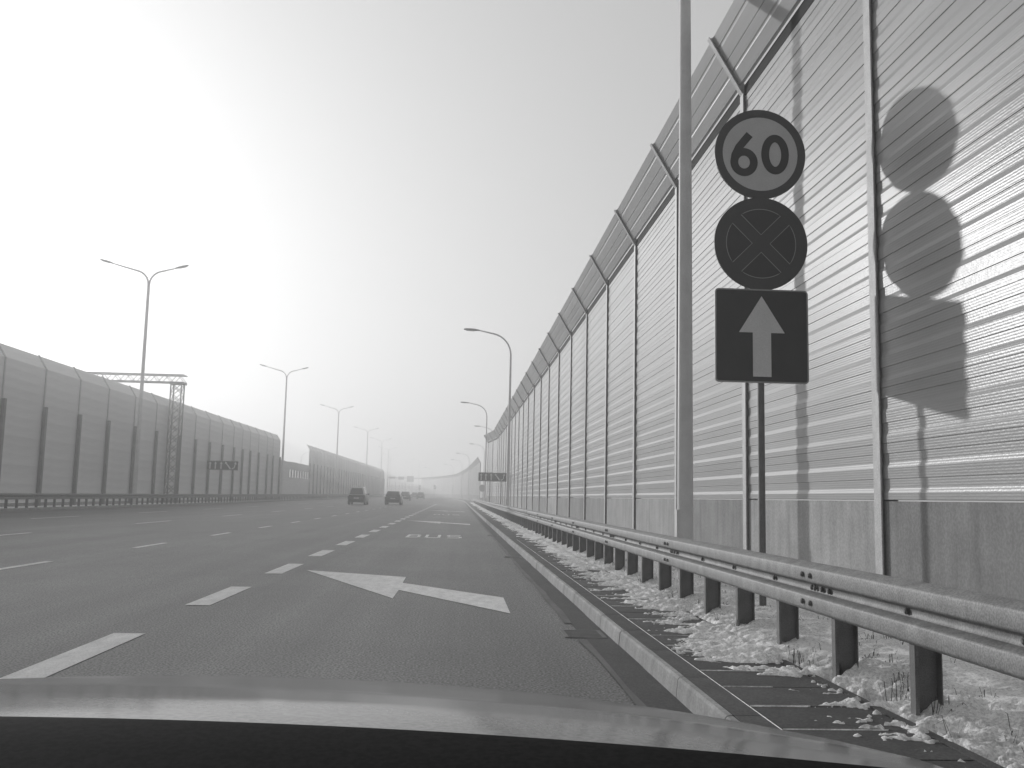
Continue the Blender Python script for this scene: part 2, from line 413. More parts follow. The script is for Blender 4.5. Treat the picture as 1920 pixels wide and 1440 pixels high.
s2 = snow_sheet(17.0, 45.0, 1.52, 3.82, .05, 'snow_cover_far'); s2.parent = snow
s3 = snow_sheet(45.0, 138.0, 1.52, 3.82, .14, 'snow_cover_distant'); s3.parent = snow
b = MB(); snow_joint(b, (1.5095, 3.0), (1.5095, 24.0), .009)
for yj in (4.45, 4.95, 5.45, 5.95, 6.95, 7.45, 8.45, 9.45, 10.45): snow_joint(b, (1.52, yj), (1.52+random.uniform(.25, .6), yj), .006)
o = b.build('snow_in_joints', M['snow'], snow); o['kind'] = 'stuff'
for s in (s2, s3):
    for k in ('category', 'label'): del s[k]
b = MB()
for i in range(330):
    x = 2.25+1.5*random.random(); y = 3.0+15*random.random()**1.4; nb = random.randint(4, 11)
    z = G(y)+.125+.05*max(0, x-2.5)
    for j in range(nb):
        a = random.uniform(0, 6.28); ln = random.uniform(.04, .15); bend = random.uniform(.3, 1.2); w = .0021
        bx, by = x+random.uniform(-.03, .03), y+random.uniform(-.03, .03)
        dx, dy = math.cos(a), math.sin(a); hx, hy = -dy*w, dx*w
        p1 = (bx+dx*ln*bend*.4, by+dy*ln*bend*.4, z+ln*.7); p2 = (bx+dx*ln*bend, by+dy*ln*bend, z+ln*(1-.5*bend))
        b.add([(bx-hx, by-hy, z-.03), (bx+hx, by+hy, z-.03), (p1[0]+hx, p1[1]+hy, p1[2]), (p1[0]-hx, p1[1]-hy, p1[2]), p2], [(0,1,2,3), (3,2,4)])
tag(b.build('dry_grass', M['dry']), 'sparse dry grass tufts poking through the roadside snow', 'grass', kind='stuff')

# ------------------------------------------------------------------ noise barriers
PROF = [(0.0, .046), (.0025, .041), (.060, .040), (.100, .051), (.182, .050), (.187, .042), (.280, .040), (.325, .051), (.406, .050), (.411, .042), (.497, .040), (.499, .046)]
def panel_mesh(name, mat, y0, y1, prof=PROF, back=.12):
    poly = [(d, z) for z, d in prof]+[(back, prof[-1][0]), (back, prof[0][0])]
    return MB().prism(poly, 'y', y0, y1).mesh(name, mat)
def lean_mesh(name, mat, y0, y1, run, rise, k0, k1, sgn):
    """panel on the slanted top: same profile laid along the slope (k0..k1 fraction); sgn -1 leans to the front"""
    ln = math.hypot(run, rise); ux, uz = sgn*run/ln, rise/ln; nx_, nz_ = uz, -ux
    sc = (k1-k0)*ln/.5; poly = []
    for z, d in [(0, .05), (.004, .04), (.24, .04), (.26, .046), (.30, .046), (.304, .04), (.497, .04), (.499, .05), (.499, .12), (0, .12)]:
        t = k0*ln+z*sc; poly.append((ux*t+nx_*d, uz*t+nz_*d))
    return MB().prism(poly, 'y', y0, y1).mesh(name, mat)
def hpost(h, w=.16, d=.16, z0=-.3, tf=.013, tw=.009):
    b = MB(); b.box(0, tf, -w/2, w/2, z0, h); b.box(d-tf, d, -w/2, w/2, z0, h); b.box(tf, d-tf, -tw/2, tw/2, z0, h); return b

def bay_frame(p, q):
    dx, dy = q[0]-p[0], q[1]-p[1]; L_ = math.hypot(dx, dy); return L_, -math.atan2(dx, dy)

RW_PLINTH = 1.2037
# -- right wall beside the lane
Z0W = 8.4821-.06; XW = 3.762
pts = [(XW, Z0W+4*n) for n in range(-2, 22)]
pts += [(3.42, pts[-1][1]+4.1), (3.06, pts[-1][1]+8.2)]
right_wall = tag(empty('noise_barrier', (XW, Z0W, 0)), 'tall ribbed aluminium noise barrier with concrete plinth beside the speed limit sign', 'noise barrier')
OFF = Vector((XW, Z0W, 0))
pm = panel_mesh('panel', M['panel'], .03, 3.97)
lm0 = lean_mesh('top_panel', M['panel'], .03, 3.97, .454, .775, .15, .56, -1)
lm1 = lean_mesh('top_panel', M['panel'], .03, 3.97, .454, .775, .565, .99, -1)
plm = MB().box(.045, .16, .02, 3.98, -.4, RW_PLINTH-.012).mesh('plinth', M['plinth'])
kshade = MB().box(.034, .122, .03, 3.97, .006, .17).mesh('knee_shade_strip', M['knee_shade'])  # added strip along the knee, coloured dark as the overhang's shadow
pme = hpost(6.735, w=.14).mesh('post', M['galv'])
br = MB(); _l = math.hypot(.454, .775); ux, uz = -.454/_l, .775/_l
def slope_box(b, t0, t1, n0, n1, y0, y1, ux, uz):
    nx_, nz_ = uz, -ux
    c = [(ux*t+nx_*n_, uz*t+nz_*n_) for t, n_ in ((t0, n0), (t1, n0), (t1, n1), (t0, n1))]
    b.prism(c, 'y', y0, y1)
slope_box(br, -.06, .92, 0, .013, -.05, .05, ux, uz); slope_box(br, -.03, .91, .014, .12, -.005, .005, ux, uz)
brm = br.mesh('bracket', M['galv'])
stuff_far = MB()
ptones = {-2: .9, -1: .70, 0: 1.12, 1: .78, 2: 1.1, 3: 1.06, 4: .84, 5: .80, 6: .82, 7: 1.25, 8: .8, 9: .85}
for i in range(len(pts)-1):
    p, q = pts[i], pts[i+1]; L_, rz = bay_frame(p, q); n = i-2; g = G((p[1]+q[1])/2)
    loc = lambda z: (p[0]-OFF.x, p[1]-OFF.y, z)
    sc = (1, L_/4, 1)
    near = n <= 16
    for k in range(11):
        nmz = RW_PLINTH+k*.5+g
        inst('panel', pm, right_wall, loc(nmz), rz+random.uniform(-.0006, .0006), sc, random.uniform(.94, 1.05)) if near else None
    if not near:
        me = pm; c_, s_ = math.cos(rz), math.sin(rz)
        for k in range(11):
            vv = [(p[0]-OFF.x+v.co.x*c_-v.co.y*sc[1]*s_, p[1]-OFF.y+v.co.x*s_+v.co.y*sc[1]*c_, v.co.z+RW_PLINTH+k*.5+g) for v in me.vertices]
            stuff_far.add(vv, [tuple(f.vertices) for f in me.polygons])
    inst('top_panel', lm0, right_wall, loc(6.735+g), rz, sc, random.uniform(.93, 1.03)); inst('top_panel', lm1, right_wall, loc(6.735+g), rz, sc, random.uniform(.93, 1.03))
    inst('knee_shade_strip', kshade, right_wall, loc(6.70+g), rz, sc)
    inst('plinth', plm, right_wall, loc(g), rz, sc, ptones.get(n, random.uniform(.8, 1.15)))
for i, p in enumerate(pts):
    q = pts[min(i+1, len(pts)-1)]; o_ = pts[max(i-1, 0)]; _, rz = bay_frame(o_, q); g = G(p[1])
    inst('post', pme, right_wall, (p[0]-OFF.x, p[1]-OFF.y, g), rz); inst('bracket', brm, right_wall, (p[0]-OFF.x, p[1]-OFF.y, 6.735+g), rz)
o = stuff_far.build('panel_run', M['panel'], right_wall); o['kind'] = 'stuff'

def run_wall(name, label, pts, plinth, rows, lean_sgn, front_rz, panelmat, postmesh_fn, tall=True, parent_off=None):
    """far barrier: one panel object per bay"""
    root = tag(empty(name, (pts[0][0], pts[0][1], 0)), label, 'noise barrier'); o0 = pts[0]
    poly = []
    for k in range(rows): poly += [(d, plinth+k*.5+z) for z, d in PROF]
    top = plinth+rows*.5
    poly += [(.12, top), (.12, plinth)]
    pmesh = MB().prism(poly, 'y', .03, 3.97).mesh('panel', panelmat)
    lme = lean_mesh('top_panel', panelmat, .03, 3.97, .454, .775, .04, .99, lean_sgn)
    plm_ = MB().box(.045, .16, .02, 3.98, -.4, plinth-.01).mesh('plinth', M['plinth'])
    pmesh2 = postmesh_fn(top)
    b = MB(); s = lean_sgn*.454/_l; slope_box(b, -.06, .92, 0, .013, -.06, .06, s, uz); bm_ = b.mesh('bracket', M['galv'])
    for i in range(len(pts)-1):
        p, q = pts[i], pts[i+1]; L_, rz = bay_frame(p, q); g = G((p[1]+q[1])/2); l = (p[0]-o0[0], p[1]-o0[1], g); sc = (1, L_/4, 1)
        inst('panel', pmesh, root, l, rz, sc, random.uniform(.93, 1.06)); inst('plinth', plm_, root, l, rz, sc, random.uniform(.8, 1.1))
        inst('top_panel', lme, root, (l[0], l[1], g+top), rz, sc, random.uniform(.93, 1.06))
    for i, p in enumerate(pts):
        q = pts[min(i+1, len(pts)-1)]; o_ = pts[max(i-1, 0)]; _, rz = bay_frame(o_, q); l = (p[0]-o0[0], p[1]-o0[1], G(p[1]))
        inst('post', pmesh2, root, l, rz); inst('bracket', bm_, root, (l[0], l[1], l[2]+top), rz)
    return root

# -- far right wall curving left
ctrl = [(147, 3.35), (175, 2.95), (205, 2.45), (225, 1.9), (248, 1.1), (268, .25), (286, -1.1), (300, -2.8), (318, -5.8), (336, -9.3), (355, -13.4)]
fx = lambda y: float(np.interp(y, [a for a, _ in ctrl], [c for _, c in ctrl]))
fp = []; y = 147.0
while y < 355:
    fp.append((fx(y), y)); d = fx(y+1)-fx(y); y += 4/math.hypot(1, d)
run_wall('noise_barrier', 'distant pale noise barrier curving left beyond the opening', fp, 1.2, 10, -1, 0, M['panel'], lambda t: hpost(t+.03).mesh('post', M['galv']))

# -- left wall, seen from its back with dark lower posts
LX = -23.5
LP = [127.6, 122.9, 119.2, 114.1, 109.5, 105.6, 101.5, 96.6, 91.6, 86.7, 81.7, 75.5, 70.5, 65.2, 60.3, 55.3, 50.3, 45.3]+[40.3-5*i for i in range(8)]
left_wall = tag(empty('noise_barrier', (LX, LP[0], 0)), 'grey noise barrier with dark lower posts behind the lattice gantry', 'noise barrier')
LPROF = [(0.0, .045), (.003, .041), (.496, .041), (.499, .045)]
lpm = panel_mesh('panel', M['leftpanel'], .03, 3.97, LPROF, .10)
llm = lean_mesh('top_panel', M['leftpanel'], .03, 3.97, .5, .8, .03, .99, 1)
llp = MB().box(.03, .16, .02, 3.98, -.4, .29).mesh('plinth', M['plinth'])
lpost = hpost(7.80, .14, .14).mesh('post', M['galv'])
lbig = MB().box(-.17, -.003, -.12, .12, -.3, 5.65).mesh('buttress_post', M['darkpost'])
b = MB(); s_ = .5/math.hypot(.5, .8); c_ = .8/math.hypot(.5, .8); slope_box(b, -.05, .96, -.01, .05, -.06, .06, s_, c_); lbr = b.mesh('bracket', M['galv'])
off_run = MB()
for i in range(len(LP)-1):
    y0, y1 = LP[i], LP[i+1]; sc = (1, (y0-y1)/4, 1); g = G((y0+y1)/2); yo = y0-LP[0]
    for k in range(15):
        if i < 17: inst('panel', lpm, left_wall, (0, yo, .3+.5*k+g), math.pi, sc, random.uniform(.96, 1.04))
        else: off_run.box(-.10, -.04, y1-LP[0]+.03, y0-LP[0]-.03, .3+.5*k+g, .795+.5*k+g)
    inst('top_panel', llm, left_wall, (0, yo, 7.80+g), math.pi, sc, random.uniform(.95, 1.05)); inst('plinth', llp, left_wall, (0, yo, g), math.pi, sc, random.uniform(.8, 1.1))
for y0 in LP:
    g = G(y0); inst('post', lpost, left_wall, (0, y0-LP[0], g), math.pi); inst('bracket', lbr, left_wall, (0, y0-LP[0], 7.8+g), math.pi); inst('buttress_post', lbig, left_wall, (0, y0-LP[0], g), math.pi)
o = off_run.build('panel_run', M['leftpanel'], left_wall); o['kind'] = 'stuff'
# -- left wall beyond the gap
LP2 = [153.5+i*4.2 for i in range(38)][::-1]
lw2 = tag(empty('noise_barrier', (LX, LP2[0], 0)), 'distant grey noise barrier with dark lower posts beyond the low windowed wall', 'noise barrier')
poly = []
for k in range(15): poly += [(d, .3+k*.5+z) for z, d in LPROF]
poly += [(.10, 7.8), (.10, .3)]
lpm2 = MB().prism(poly, 'y', .03, 3.97).mesh('panel', M['leftpanel'])
for i in range(len(LP2)-1):
    y0, y1 = LP2[i], LP2[i+1]; sc = (1, (y0-y1)/4, 1); g = G((y0+y1)/2); yo = y0-LP2[0]
    inst('panel', lpm2, lw2, (0, yo, g), math.pi, sc, random.uniform(.92, 1.06)); inst('top_panel', llm, lw2, (0, yo, 7.8+g), math.pi, sc, 1.0)
    inst('plinth', llp, lw2, (0, yo, g), math.pi, sc, 1.0)
for y0 in LP2:
    g = G(y0); inst('post', lpost, lw2, (0, y0-LP2[0], g), math.pi); inst('bracket', lbr, lw2, (0, y0-LP2[0], 7.8+g), math.pi); inst('buttress_post', lbig, lw2, (0, y0-LP2[0], g), math.pi)
# -- low wall in the gap with a row of window openings
lw = tag(empty('low_wall', (LX, 128, 0)), 'low grey wall with a row of pale window panes in the gap', 'wall')
g = G(140)
for k in range(6): MB().box(-.1, .04, .2+k*1.1, 1.27+k*1.1, -.2, 5.3+g-.02*k).build('wall_panel', M['leftpanel'], lw)
MB().box(-.1, .04, 6.82, 25.3, -.2, 3.12+g).build('lower_panel', M['leftpanel'], lw)
for k in range(8): MB().box(-.1, .04, 6.82+k*2.31, 6.82+k*2.31+2.29, 4.24+g, 5.28+g+.02*(k % 3)).build('upper_panel', M['leftpanel'], lw)
for k in range(9): MB().box(-.14, .10, 6.80+k*2.31, 7.08+k*2.31, 3.121+g, 4.239+g).build('mullion', M['darkpost'], lw)
glass = bpy.data.materials.new('window_glass'); glass.use_nodes = True
gp = glass.node_tree.nodes['Principled BSDF']; gp.inputs['Base Color'].default_value = (.9, .9, .9, 1); gp.inputs['Roughness'].default_value = .02; gp.inputs['Alpha'].default_value = .12
for k in range(8): MB().box(-.02, -.01, 7.09+k*2.31, 6.79+(k+1)*2.31, 3.122+g, 4.238+g).build('pane', glass, lw)

# ------------------------------------------------------------------ guardrails
WP = [(.083, 0), (.06, .004), (.009, .024), (.002, .030), (0, .038), (0, .102), (.002, .110), (.009, .116), (.07, .131), (.078, .142), (.078, .168), (.07, .179), (.009, .194), (.002, .200), (0, .208), (0, .272), (.002, .280), (.009, .286), (.06, .306), (.083, .31)]
def wbeam(y0, y1, th=.004):
    return MB().prism(WP+[(x+th, z) for x, z in reversed(WP)], 'y', y0, y1)
def wbeam_path(pts_):
    b = MB(); prof = WP+[(x+.004, z) for x, z in reversed(WP)]; n = len(prof)
    for (x, y, z) in pts_:
        for q in prof: b.v.append((x+q[0], y, z+q[1]))
    for j in range(len(pts_)-1):
        for i in range(n): b.f.append((j*n+i, j*n+(i+1)%n, (j+1)*n+(i+1)%n, (j+1)*n+i))
    b.f += [tuple(range(n)), tuple((len(pts_)-1)*n+i for i in range(n))]
    return b
RX, RZ = 2.185, .475
gr = tag(empty('guardrail', (RX, 0, 0)), 'galvanised steel guardrail on short posts standing in roadside snow', 'guardrail')
sec = wbeam(-.16, 4.0).mesh('rail_section', M['rail'], True)
bolt = MB().tube([(0, 0, 0), (-.010, 0, 0), (-.016, 0, 0)], [.017, .016, .008], 8).mesh('bolt', M['railpost'])
washer = MB().box(-.004, 0, -.02, .02, -.012, .012).mesh('washer_plate', M['railpost'])
first = 1.94
for i in range(33):
    y = first-4+i*4; g = G(y+2)
    o = inst('rail_section', sec, gr, (-.0015*(i % 2), y, RZ+g), 0)
    dz = (G(y+4)-G(y))/4; o.rotation_euler = (math.atan(dz), 0, 0); o.location.z = RZ+G(y)
    if i < 9:
        for (yy_, zz_, xx_) in ((.0, .072, 0), (.13, .072, 0), (.0, .238, 0), (.13, .238, 0), (-.01, .155, .073), (.10, .155, .073), (.155, .155, .073)):
            inst('bolt', bolt, o, (xx_-.003, yy_-.08, zz_))
pb = MB(); pb.box(0, .006, -.055, 0, -.3, .60); pb.box(.0061, .1339, -.006, 0, -.3, .60); pb.box(.134, .14, -.055, 0, -.3, .60); pb.box(.0061, .02, -.055, -.049, -.3, .60)
pbm = pb.mesh('post', M['railpost'])
spc = MB(); spc.box(.078, .094, -.03, .055, .285, .30+.05); spc = spc.mesh('post_bolt_plate', M['railpost'])
for y in POST_Y:
    inst('post', pbm, gr, (.09, y, .10+G(y)+.02), 0)
    if y < 30: inst('post_bolt', bolt, gr, (.071, y-.03, RZ+.155+G(y)))
tag(gr, group=None)
# median guardrail
mg = tag(empty('guardrail', (-21.7, 0, 0)), 'far guardrail along the median below the grey noise barrier', 'guardrail')
lsec = wbeam(0, 8.0).mesh('rail_section', M['rail'], True)
for i in range(35):
    y = 22+i*8; o = inst('rail_section', lsec, mg, (.083, y+8, .52+G(y+8)), math.pi)
    o.rotation_euler = (-math.atan((G(y+8)-G(y))/8), 0, math.pi)
lpb = MB().box(-.13, -.004, -.03, .03, -.3, .72).mesh('post', M['railpost'])
for i in range(110): inst('post', lpb, mg, (0, 40+i*1.12, .1+G(40+i*1.12)))
b = MB()
for i in range(100):
    y = 164+i*1.2; b.box(-.13, -.004, y-.03, y+.03, G(y)-.1, G(y)+.82)
o = b.build('post_run', M['railpost'], mg); o['kind'] = 'stuff'

# ------------------------------------------------------------------ lamp posts
def lamp_head(b, tip, d, w=.15, ln=.95):
    """cobra head starting at tip going along direction d (unit)"""
    tip = Vector(tip); d = Vector(d).normalized(); side = Vector((0, 1, 0)); up = d.cross(side); up = up if up.z > 0 else -up
    secs = [(0, .04, .04), (.12, .07, .06), (.3, .13, .085), (.62, .16, .085), (.86, .14, .07), (.95, .07, .04)]
    k = len(b.v)
    for t, hw, hh in secs:
        for j in range(10):
            a = 2*math.pi*j/10; b.v.append(tuple(tip+d*t*ln/.95+side*hw*math.cos(a)+up*hh*math.sin(a)*(1 if math.sin(a) > 0 else .55)))
    for i in range(len(secs)-1):
        for j in range(10): b.f.append((k+i*10+j, k+i*10+(j+1) % 10, k+(i+1)*10+(j+1) % 10, k+(i+1)*10+j))
    b.f.append(tuple(k+j for j in range(10))); b.f.append(tuple(k+50+j for j in range(10)))
def lens_piece(tip, d, ln=.95):
    tip = Vector(tip); d = Vector(d).normalized(); side = Vector((0, 1, 0)); up = d.cross(side); up = up if up.z > 0 else -up
    b = MB(); c = []
    for t, s in ((.32, -.1), (.32, .1), (.8, .1), (.8, -.1)):
        for dz in (-.035, -.062): c.append(tip+d*t*ln/.95+side*s+up*dz)
    return b.add(c, [(0,2,4,6), (1,7,5,3), (0,1,3,2), (2,3,5,4), (4,5,7,6), (6,7,1,0)])
def make_single(H, rbase=.095, base=True):
    root = empty('lamp_post')
    b = MB(); zt = H-1.55; n = 8
    b.tube([(0, 0, 0), (0, 0, zt*.5), (0, 0, zt)], [rbase, rbase*.82, rbase*.62], 12, False); b.build('pole', M['lamp'], root, True)
    pts_ = [(0, 0, zt)]+[(-1.25+1.25*math.cos(R(a)), 0, zt+1.25*math.sin(R(a))) for a in range(10, 81, 10)]+[(-1.85, 0, zt+1.40)]
    b = MB().tube(pts_, [rbase*.61]+[rbase*.5]*8+[.034], 10); b.build('arm', M['lamp'], root, True)
    b = MB(); d = (-1, 0, .05); lamp_head(b, pts_[-1], d); h_ = b.build('lamp_head', M['lamphead'], root, True)
    lens_piece(pts_[-1], d).build('lens', M['lens'], h_)
    if base:
        MB().box(-.2, .2, -.2, .2, -.1, .06).build('base_plate', M['plinth'], root)
        MB().box(-rbase-.012, -rbase+.02, -.05, .05, .5, .95).build('access_door', M['lamp'], root)
    return root
singles = [  # x, y, total height, label
    (2.84, 11.85, 11.1, 'grey lamp post standing beside the speed limit sign, behind the guardrail'),
    (2.92, 55.7, 11.0, 'single-arm lamp post beside the lane-merge arrow board'),
    (2.86, 99.5, 11.0, 'single-arm lamp post at the end of the tall aluminium barrier'),
    (4.85, 131.0, 10.9, 'single-arm lamp post half hidden behind the aluminium barrier end'),
    (4.72, 174.0, 10.8, 'single-arm lamp post in the opening between the two right barriers'),
    (2.30, 200.0, 10.2, 'first single-arm lamp post along the curving distant barrier'),
    (1.00, 241.0, 10.4, 'second single-arm lamp post along the curving distant barrier'),
    (-1.35, 280.0, 10.5, 'third single-arm lamp post along the curving distant barrier'),
    (-9.1, 338.0, 11.1, 'last single-arm lamp post along the curving distant barrier'),
]
for x, y, H, lab in singles:
    r_ = make_single(H-G(y) if y < 150 else H-G(y)*.8, .095 if y > 20 else .105); r_.location = (x, y, G(y)+(.1 if y < 140 else .05)); tag(r_, lab, 'lamp post', 'single-arm lamp posts along the right side')
fl_lab = ['far single-arm lamp post right beside the distant gantry signs', 'second far single-arm lamp post behind the gantry signs', 'third far single-arm lamp post behind the gantry signs', 'fourth far single-arm lamp post behind the gantry signs', 'farthest single-arm lamp post behind the gantry signs']
for (u, y, H), lab in zip([(784.8, 400, 15.6), (772.3, 430, 15.4), (759.5, 465, 15.2), (750, 500, 15.2), (742, 535, 15.0)], fl_lab):
    r_ = make_single(H, .13, False); r_.location = ((u-857)/1790*y, y, G(y)-.05); r_.scale = (1.15, 1.15, 1); tag(r_, lab, 'lamp post', 'far lamp posts behind the gantry')
def make_double(H=17.3):
    root = empty('double_lamp_post'); zt = H-1.75; rb = .16
    MB().tube([(0, 0, 0), (0, 0, zt*.5), (0, 0, zt)], [rb, .13, .095], 12, False).build('pole', M['lamp'], root, True)
    for s, reach in ((-1, 2.55), (1, 1.75)):
        pts_ = [(0, 0, zt-.25), (s*.03, 0, zt)]+[(s*(1.0-1.0*math.cos(R(a)))+s*.03, 0, zt+.05+1.0*math.sin(R(a))) for a in (15, 30, 45, 60, 70)]
        e = Vector(pts_[-1]); pts_.append((e.x+s*(reach-.7), 0, e.z+.27*(reach-.7)))
        MB().tube(pts_, [.08]+[.06]*6+[.04], 10).build('arm', M['lamp'], root, True)
        d = (s, 0, .27); b = MB(); lamp_head(b, pts_[-1], d, ln=1.0); h_ = b.build('lamp_head', M['lamphead'], root, True)
        lens_piece(pts_[-1], d, 1.0).build('lens', M['lens'], h_)
    MB().box(-.25, .25, -.25, .25, -.1, .06).build('base_plate', M['plinth'], root)
    return root
dl = make_double()
dbl = [(-22.4, 68.2, 'double-arm lamp post standing beside the lattice gantry'), (-22.3, 123.2, 'double-arm lamp post beside the low windowed wall'),
       (-22.3, 177.5, 'first double-arm lamp post past the low windowed wall'), (-22.3, 235.4, 'second double-arm lamp post past the low windowed wall'),
       (-22.2, 279.0, 'third double-arm lamp post past the low windowed wall'), (-24.1, 332.0, 'double-arm lamp post just beyond the end of the left barrier'),
       (-27.3, 388.0, 'double-arm lamp post at the left end of the distant gantry'), (-32.0, 440.0, 'farthest double-arm lamp post behind the distant gantry')]
for i, (x, y, lab) in enumerate(dbl):
    o = dl if i == 0 else copy_tree(dl)
    o.location = (x, y, G(y)*.6+.08); tag(o, lab, 'lamp post', 'double-arm lamp posts along the median')
r_ = make_single(9.6, .08, False); r_.location = (-33.4, 206.0, G(206)); r_.rotation_euler = (0, 0, math.pi); tag(r_, 'lone curved lamp post seen through the gap above the low wall', 'lamp post')

# ------------------------------------------------------------------ lattice gantry over the other carriageway
ga = tag(empty('lattice_gantry', (-22.9, 78.4, G(78))), 'lattice steel gantry rising in front of the left noise barrier', 'gantry')
W_, H_ = .42, 9.65
for sx in (-1, 1):
    for sy in (-1, 1): MB().bar((sx*W_, sy*W_, -.2), (sx*W_, sy*W_, H_), .085).build('column_chord', M['darkpost'], ga)
b = MB(); nseg = 12
for i in range(nseg):
    z0, z1 = H_*i/nseg, H_*(i+1)/nseg
    for sy in (-1, 1): b.bar((-W_, sy*W_, z0), (W_, sy*W_, z1), .045); b.bar((W_, sy*W_, z0), (-W_, sy*W_, z1), .045)
    for sx in (-1, 1): b.bar((sx*W_, -W_, z0), (sx*W_, W_, z1), .045)
b.build('column_lacing', M['darkpost'], ga)
MB().box(-.55, .6, -.5, .5, H_-.02, H_+.14).build('column_head', M['darkpost'], ga)
zb, zt_ = H_+.12, H_+.72
for z in (zb, zt_):
    for sy in (-1, 1): MB().bar((.6, sy*.45, z), (-24, sy*.45, z), .085).build('beam_chord', M['darkpost'], ga)
b = MB(); n = 24
for i in range(n):
    x0, x1 = .6-24.6*i/n, .6-24.6*(i+1)/n
    for sy in (-1, 1):
        b.bar((x0, sy*.45, zb), ((x0+x1)/2, sy*.45, zt_), .04); b.bar(((x0+x1)/2, sy*.45, zt_), (x1, sy*.45, zb), .04)
    b.bar((x0, -.45, zt_), (x0, .45, zt_), .04); b.bar((x0, -.45, zb), (x0, .45, zb), .04)
b.build('beam_lacing', M['darkpost'], ga)
MB().box(-.7, .7, -.7, .7, -.4, .12).build('footing', M['plinth'], ga)

# ------------------------------------------------------------------ speed sign cluster
SX, SY = 2.90, 8.97
sg = tag(empty('road_sign', (SX, SY, .1)), 'sign post with 60 limit disc, crossed no-stopping disc and one-way arrow plate', 'road sign')
MB().tube([(0, .045, -.2), (0, .045, 4.85)], .033, 12).build('pole', M['railpost'], sg, True)
def disc(r, y0, y1, z, n=56): return MB().prism([(r*math.cos(2*math.pi*i/n), z+r*math.sin(2*math.pi*i/n)) for i in range(n)], 'y', y0, y1)
z1, z2, z3 = 4.485, 3.575, 2.66
z1 -= .0; rr = .452
def ringp(b, r0, r1, y0, y1, z, a0=0, a1=360, n=56):
    pts_ = arc(0, z, (r0+r1)/2, (r0+r1)/2, a0, a1, n)
    closed = abs(a1-a0) >= 359.9
    ribbon(b, [(x, q) for x, q in (pts_[:-1] if closed else pts_)], r1-r0, y0, y1, 'xz', (0, 0, 0), closed)
d1 = disc(rr, .0, .014, z1).build('speed_limit_disc', M['signback'], sg)
ringp(_b := MB(), rr-.075, rr+.004, -.003, .02, z1); _b.build('red_ring', M['signred'], d1)
disc(rr-.0755, -.0015, -.0005, z1).build('white_face', M['signwhite'], d1)
# digits 60
b = MB(); cx = -.163; w = .078
ribbon(b, arc(cx, z1-.09, .098, .105, 0, 360, 36)[:-1], w, -.0042, -.0018, 'xz', closed=True)
ribbon(b, [(cx-.098, z1-.09), (cx-.088, z1-.02), (cx-.05, z1+.06), (cx+.008, z1+.135), (cx+.058, z1+.195)], w, -.0046, -.0016, 'xz')
b.build('digit_six', M['signblack'], d1)
b = MB(); ribbon(b, arc(.15, z1, .100, .165, 0, 360, 44)[:-1], w, -.0042, -.0018, 'xz', closed=True); b.build('digit_zero', M['signblack'], d1)
d2 = disc(rr+.01, .0, .014, z2).build('no_stopping_disc', M['signback'], sg)
disc(rr+.012, -.002, .018, z2).build('red_face', M['signred'], d2)
q_r = .345; off = .062
for k in range(4):
    a0 = -45+90*k; c0, s0 = math.cos(R(a0+45)), math.sin(R(a0+45)); apex = (c0*off*1.414, s0*off*1.414)
    t = math.degrees(math.asin(off/q_r)); pl = [apex]+[(q_r*math.cos(R(a)), q_r*math.sin(R(a))) for a in np.linspace(a0+t, a0+90-t, 12)]
    pl = [(x, z2+y) for x, y in pl]
    MB().prism(pl, 'y', -.0042, -.0022).build('blue_quadrant', M['signblue'], d2)
    b = MB(); ribbon(b, pl, .007, -.0052, -.0044, 'xz', closed=True); b.build('quadrant_outline', M['signline'], d2)
hs = .452; rc = .03
pl = []
for cxx, czz, a0 in ((hs-rc, hs-rc, 0), (-hs+rc, hs-rc, 90), (-hs+rc, -hs+rc, 180), (hs-rc, -hs+rc, 270)):
    pl += [(cxx+rc*math.cos(R(a0+t)), z3+czz+rc*math.sin(R(a0+t))) for t in (0, 30, 60, 90)]
d3 = MB().prism(pl, 'y', 0, .016).build('one_way_plate', M['signblue'], sg)
b = MB(); ribbon(b, pl, .014, -.0022, .018, 'xz', closed=True); b.build('plate_rim', M['signline'], d3)
av = [(-.09, -.40), (.09, -.40), (.09, .03), (.225, .03), (0, .39), (-.225, .03), (-.09, .03)]
b = MB(); b.v = [(x, -.0032, z3+z) for x, z in av]+[(x, -.001, z3+z) for x, z in av]; b.f = [(0,1,2,6), (6,2,3,4,5)]+[(i, (i+1) % 7, (i+1) % 7+7, i+7) for i in range(7)]
b.build('white_arrow', M['signarrow'], d3)
for z in (z1+.2, z1-.2, z2+.2, z2-.2, z3+.25, z3-.25): MB().box(-.2, .2, .016, .034, z-.02, z+.02).build('mounting_bracket', M['railpost'], sg)

